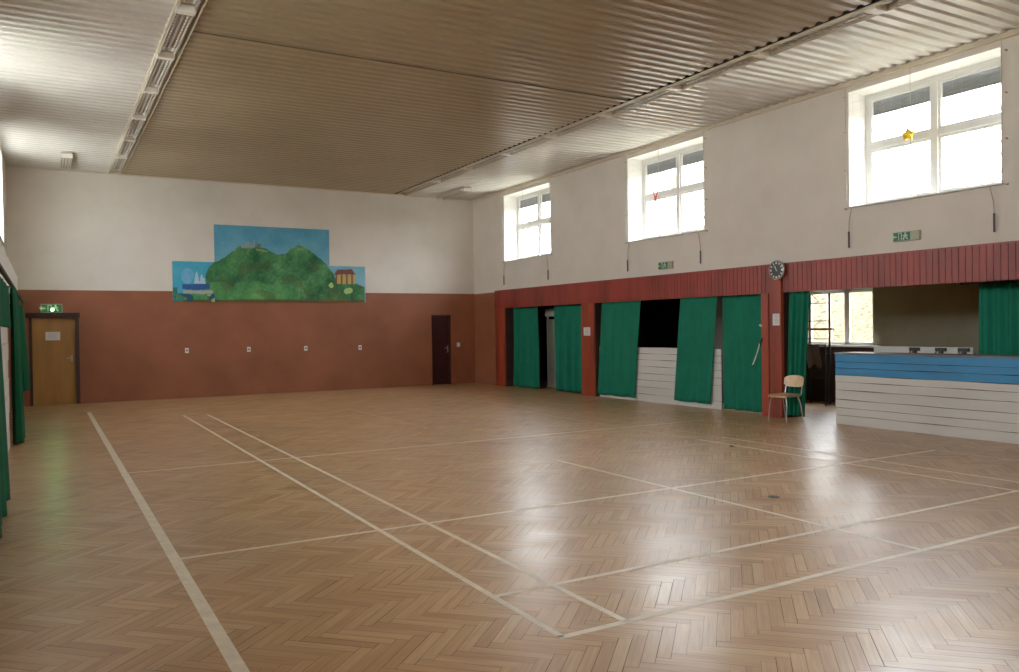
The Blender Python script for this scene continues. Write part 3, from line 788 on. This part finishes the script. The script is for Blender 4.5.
# ------------------------------------------------------------------ tie-back on the narrow post
root = empty('tie_back', (XR-.04, 10.2, 1.55), 'white strap hanging from a hook on the narrow red post', 'strap')
m = MB(); m.tube([(XR-.03, 10.2, 1.58), (XR-.07, 10.2, 1.6)], .022, 8); m.build('knob', M['plastic'], root)
m = MB(); m.tube([(XR-.03, 10.19, 1.36), (XR-.06, 10.2, 1.3), (XR-.06, 10.22, 1.22)], .018, 8); m.build('hook', M['blackmetal'], root)
m = MB()
pts = [(XR-.07, 10.21, 1.27), (XR-.075, 10.25, 1.15), (XR-.08, 10.31, 1.0), (XR-.08, 10.37, .9)]
m.tube(pts, .011, 6); m.build('strap', M['plastic'], root)

# ------------------------------------------------------------------ chair
def chair():
    root = empty('school_chair', (0, 0, 0), 'wooden school chair on thin steel legs in front of the bunched green curtain', 'chair')
    # local: faces -X, width along Y; seat top .45
    def sheet(fn, nu, nv, th, name, m):
        b = MB()
        for side in (0, 1):
            for i in range(nu+1):
                for j in range(nv+1): b.v.append(fn(i/nu, j/nv, side*th))
        S = (nu+1)*(nv+1)
        for i in range(nu):
            for j in range(nv):
                a = i*(nv+1)+j; b.f.append((a, a+1, a+nv+2, a+nv+1)); b.m.append(0); b.f.append((S+a, S+a+nv+1, S+a+nv+2, S+a+1)); b.m.append(0)
        ring = [i*(nv+1) for i in range(nu+1)]+[nu*(nv+1)+j for j in range(1, nv+1)]+[i*(nv+1)+nv for i in range(nu-1, -1, -1)]+[j for j in range(nv-1, 0, -1)]
        for k in range(len(ring)):
            p, q = ring[k], ring[(k+1) % len(ring)]; b.f.append((p, q, S+q, S+p)); b.m.append(0)
        return b.build(name, m, root, sm=True)
    def seat(u, v, t):
        x = -.21+.40*u; w = .195*(1-.0*u)*(1-.5*abs(2*u-1)**7*.25)
        y = w*(2*v-1)
        return (x, y, .44-.035*max(0, 1-u/.22)**2-.012*math.sin(math.pi*u)*math.cos((2*v-1)*1.4)+t)
    sheet(seat, 14, 10, .011, 'seat', M['plydark'])
    def back(u, v, t):
        s = 2*u-1; hgt = .095*math.sqrt(max(0, 1-abs(s)**3.2*.75))
        y = .20*s; z = .655+hgt*(2*v-1)*1.0
        return (.205+.035*(1-s*s)+(z-.655)*.18+t, y, z)
    sheet(back, 16, 8, .010, 'backrest', M['ply'])
    for sy in (-1, 1):
        y = .175*sy
        l = MB(); l.tube([(-.15, y*.85, .425), (-.165, y, .3), (-.19, y*1.05, .0)], .010, 8); l.build('leg', M['chrome'], root, sm=True)
        l = MB(); l.tube([(.12, y*.85, .425), (.16, y, .3), (.215, y*1.05, .0)], .010, 8); l.build('leg', M['chrome'], root, sm=True)
        l = MB(); l.tube([(-.15, y*.85, .42), (.0, y*.85, .418), (.16, y*.9, .42), (.19, y*.95, .45), (.225, y*.95, .62), (.235, y*.95, .70)], .010, 8); l.build('back_upright', M['chrome'], root, sm=True)
    l = MB(); l.tube([(.13, -.15, .418), (.13, .15, .418)], .008, 8); l.tube([(-.14, -.15, .418), (-.14, .15, .418)], .008, 8); l.build('seat_frame', M['chrome'], root)
    return root
ch = chair(); ch.location = (10.62, 9.40, 0.002); ch.rotation_euler = (0, 0, math.radians(0))

# small dark cap in the parquet
for (x, y, r, lab) in ((5.89, 5.36, .055, 'round black floor socket cap in the parquet at centre right'), (7.9, 7.9, .03, 'tiny dark mark plate in the parquet farther off')):
    m = MB(); m.lathe([(0, .008), (r*.8, .008), (r, .003), (r, .0)], 20, Matrix.Translation((x, y, .001)))
    root = m.build('floor_cap', M['blackmetal'], loc=(x, y, 0), sm=True); tag(root, lab, 'floor cap')
# pale pilaster and small white box inside the farthest bay
m = MB(); m.box(XR+.75, XR+.82, 18.15, 18.42, 0, 1.82)
tag(m.build('pale_panel', mat('pale green board', (176, 186, 164), .7, .05), loc=(XR+.78, 18.3, 0)), 'pale narrow board standing inside the farthest bay between the curtains', 'board')
m = MB(); m.box(XR+.72, XR+.84, 18.05, 18.5, 1.9, 2.1)
m.box(XR+.76, XR+.8, 18.44, 18.48, 0, 1.9)
tag(m.build('white_box', M['plastic'], loc=(XR+.78, 18.3, 1.9)), 'small white box above the pale board in the farthest bay', 'box')

# ------------------------------------------------------------------ mural
def mural():
    root = empty('landscape_mural', (5.18, YB-.03, 2.36), 'painted landscape panel of a green hill under blue sky on the back wall', 'painting')
    def col(x, z):
        """colours of the painting at wall position x, z (metres)"""
        N = lambda s, o=0: mnoise.noise(Vector((x*s+o, z*s, o)))
        fb = N(2)*.5+N(5, 3)*.3+N(14, 7)*.25+N(30, 1)*.15
        sky = [70, 140+8*fb, 176]
        t = (4.28-z)/1.9
        sky = [74+76*max(0, t-.1)+30*fb, 146+44*t+20*fb, 180+26*t+16*fb]
        if x < 3.72: sky = [56+28*fb, 164+16*fb, 200+10*fb]
        # the same spot in drawing units (530 wide centre panel)
        px = 255+(x-3.71)/.00553; top = 65+30*(px-255)/530; pz = 430-(z-2.36)/1.93*(430-top)
        R = [(215, 300), (235, 262), (255, 243), (300, 222), (335, 190), (362, 168), (395, 176), (440, 172), (488, 182), (515, 198), (545, 210), (572, 205), (598, 182),
             (635, 164), (672, 176), (700, 196), (735, 226), (770, 256), (800, 292), (815, 330), (860, 345), (915, 342), (935, 352), (960, 362)]
        ridge = 999
        for (ax, ay), (bx, by) in zip(R, R[1:]):
            if ax <= px <= bx: ridge = ay+(by-ay)*(px-ax)/(bx-ax)
        if px < 215: ridge = 392+6*N(6)-(px > 190)*(px-190)*2
        ridge += 5*N(7)
        c = sky
        if pz > ridge:
            g = .48+1.3*fb
            dk, lt = (18, 84, 50), (86, 148, 84)
            c = [p_+(q_-p_)*min(1.15, max(0, g)) for p_, q_ in zip(dk, lt)]
            if 340+26*N(4) < pz < 418 and px < 640: c = [v*.8+k_*.28 for v, k_ in zip(c, (110, 170, 90))]
            if N(2.6, 21) > .22 and pz > 230: c = [v*.66+k_*.34 for v, k_ in zip(c, (74, 70, 36))]
            if pz > 418: c = [84+40*fb, 84+20*fb, 44]
        # pale ruins on the left summit
        for a_, b_, h_ in ((376, 384, 10), (390, 398, 20), (402, 408, 26), (412, 420, 18), (426, 434, 30), (438, 441, 22), (446, 458, 14), (462, 466, 12)):
            if a_ < px < b_ and 172-h_ < pz < 178: c = [150, 154, 142] if px < 436 else [92, 104, 84]
        if 440 < px < 492 and abs(pz-(184+(px-440)*.2)) < 3: c = [150, 150, 96]
        if 628 < px < 668 and abs(pz-184) < 3: c = [120, 150, 96]
        # pale dome, sails and boat on the left wing
        if px < 254:
            if ((px-140)/27)**2+((pz-308)/36)**2 < 1: c = [104+40*N(9), 176+20*N(7), 220]
            for cx, tp in ((178, 288), (199, 302), (208, 318)):
                if abs(px-cx) < 3+(pz-tp)*.16 and tp < pz < 356: c = [168+30*N(9), 206, 228]
            if 118 < px < 232 and 346 < pz < 376-(abs(px-175)*.12): c = [38, 84, 150]
            if 120 < px < 246 and 376 < pz < 392+6*N(5): c = [156+30*N(6), 170, 160]
            if pz > 392 and N(5, 4) > .1: c = [24, 74, 100]
            if pz > 396 and N(4, 14) > .18: c = [150, 186, 140]
            if px < 118 and pz > 362 and N(5, 8) > -.1: c = [40, 120, 110]
        # hut on the right wing
        if 812 < px < 912 and 296 < pz < 346: c = [186, 158, 88] if int((px-812)/9) % 3 else [112, 84, 48]
        if 806+max(0, 300-pz)*.8 < px < 914-max(0, 300-pz)*.8 and 278 < pz < 302: c = [110, 62, 62]
        for cx, cz_, r_ in ((790, 352, 12), (868, 378, 13), (884, 376, 14)):
            if (px-cx)**2+(pz-cz_)**2 < r_*r_*(1+.5*N(9)): c = [160, 196, 110]
        return [max(4, min(250, v)) for v in c]
    pm = mat_attr('painted board', .6, False, .35)
    zb = 2.36
    for nm, a, b, z1, yo in (('left_panel', 2.73, 3.71, 3.35, 0), ('centre_panel', 3.71, 6.64, 4.29, .0), ('right_panel', 6.64, 7.63, 3.33, 0)):
        st = .016; nu = int((b-a)/st); nv = int((z1-zb)/st)
        V = []; F = []; cols = []; y = YB-.03
        for j in range(nv+1):
            for i in range(nu+1): V.append((a+(b-a)*i/nu, y, zb+(z1-zb)*j/nv))
        for j in range(nv):
            for i in range(nu):
                k = j*(nu+1)+i; F.append((k, k+1, k+nu+2, k+nu+1))
        for (vx, _, vz) in V: cols += list(lin(col(vx, vz)))
        n = len(V)
        V += [(a, y, zb), (b, y, zb), (b, y, z1), (a, y, z1), (a, YB-.001, zb), (b, YB-.001, zb), (b, YB-.001, z1), (a, YB-.001, z1)]
        for q in range(8): cols += [.35, .4, .38, 1]
        for q in range(4): F.append((n+q, n+4+q, n+4+(q+1) % 4, n+(q+1) % 4))
        me = bpy.data.meshes.new(nm); me.from_pydata(V, [], F)
        ca = me.color_attributes.new('tone', 'FLOAT_COLOR', 'POINT'); ca.data.foreach_set('color', cols)
        me.materials.append(pm); o = bpy.data.objects.new(nm, me); C.objects.link(o); o.parent = root; o.location = -root.location
mural()

# ------------------------------------------------------------------ outside
def outside():
    m = MB(); nx, ny = 40, 90
    for i in range(nx+1):
        for j in range(ny+1):
            x = XR+3.6+i*.75; y = -30+j*1.1
            h = max(0, (x-16.0)*.5)*(1/(1+max(0, x-24)*.06)); h += .25*mnoise.noise(Vector((x*.5, y*.5, 0)))+.12*mnoise.noise(Vector((x*1.7, y*1.7, 3)))
            m.v.append((x, y, h-.12 if x > 15.5 else -.15))
    for i in range(nx):
        for j in range(ny): a = i*(ny+1)+j; m.f.append((a, a+1, a+ny+2, a+ny+1)); m.m.append(0)
    o = m.build('hillside', M['hill'], sm=True); struct(o, 'dry scrubby slope outside the right windows', 'hillside')
    m = MB(); m.box(-60, 60, -60, 80, -.6, -.2)
    struct(m.build('outside_ground', M['bounce_ground']), 'ground outside the hall, kept pale to bounce daylight in', 'ground')  # pale colour chosen to throw daylight up onto the ceiling
    def tree(x, y, h, seed, lab):
        rnd = random.Random(seed); m = MB()
        z0 = max(0, (x-16)*.5)-.2
        def br(p, d, L, r, dep):
            pts = [p]; q = p
            for k in range(4):
                d = (d+Vector((rnd.uniform(-.18, .18), rnd.uniform(-.18, .18), rnd.uniform(-.05, .15)))).normalized(); q = q+d*L/4; pts.append(q)
            m.tube(pts, r, 5, r1=r*.55, cap=False)
            if dep > 0:
                for k in range(rnd.choice((3, 4))):
                    s = pts[rnd.choice((2, 3, 4))]; nd = (d+Vector((rnd.uniform(-1, 1), rnd.uniform(-1, 1), rnd.uniform(-.1, .8)))*.8).normalized()
                    br(s, nd, L*rnd.uniform(.55, .75), r*.5, dep-1)
        br(Vector((x, y, z0)), Vector((0, 0, 1)), h*.45, h*.016, 4)
        o = m.build('bare_tree', M['bark'], loc=(x, y, z0)); tag(o, lab, 'tree', 'bare trees on the slope outside')
    tree(18.6, 14.9, 5.5, 5, 'bare tree on the slope seen through the annex window')
    tree(20.5, 24.0, 9, 6, 'bare tree outside the middle right window')
    tree(21.0, 37.0, 10, 8, 'bare tree outside the far right window')
    tree(22, 13.5, 9, 9, 'bare tree outside the near right window')
outside()

# ------------------------------------------------------------------ light
w = bpy.data.worlds.new('overcast sky'); scn.world = w; w.use_nodes = True; nt = w.node_tree
bg = nt.nodes['Background']; tc = nt.nodes.new('ShaderNodeTexCoord'); sp = nt.nodes.new('ShaderNodeSeparateXYZ'); cr = nt.nodes.new('ShaderNodeValToRGB')
nt.links.new(tc.outputs['Generated'], sp.inputs[0]); nt.links.new(sp.outputs['Z'], cr.inputs[0])
cr.color_ramp.elements[0].position = .0; cr.color_ramp.elements[0].color = (.80, .80, .78, 1)
cr.color_ramp.elements[1].position = .6; cr.color_ramp.elements[1].color = (.92, .97, 1.0, 1)
nt.links.new(cr.outputs[0], bg.inputs['Color']); bg.inputs['Strength'].default_value = 7.5

# ------------------------------------------------------------------ camera
yaw, pitch, roll, f = .5199, -.0106, -.0142, 812.6
fw = Vector((math.sin(yaw)*math.cos(pitch), math.cos(yaw)*math.cos(pitch), math.sin(pitch)))
r = Vector((math.cos(yaw), -math.sin(yaw), 0)); u = r.cross(fw)
r2 = r*math.cos(roll)+u*math.sin(roll); u2 = u*math.cos(roll)-r*math.sin(roll)
cam = bpy.data.cameras.new('camera'); co = bpy.data.objects.new('camera', cam); C.objects.link(co)
co.matrix_world = Matrix(((r2.x, u2.x, -fw.x, CAM.x), (r2.y, u2.y, -fw.y, CAM.y), (r2.z, u2.z, -fw.z, CAM.z), (0, 0, 0, 1)))
cam.sensor_width = 36; cam.lens = 36*f/1019; cam.clip_start = .05; cam.clip_end = 300
scn.camera = co

scn.view_settings.view_transform = 'Standard'; scn.view_settings.look = 'None'
scn.view_settings.exposure = 1.68; scn.view_settings.gamma = 1.18
cy = scn.cycles
cy.use_denoising = True; cy.max_bounces = 10; cy.diffuse_bounces = 6; cy.glossy_bounces = 4; cy.transparent_max_bounces = 12
cy.sample_clamp_indirect = 6; cy.caustics_reflective = False; cy.caustics_refractive = False
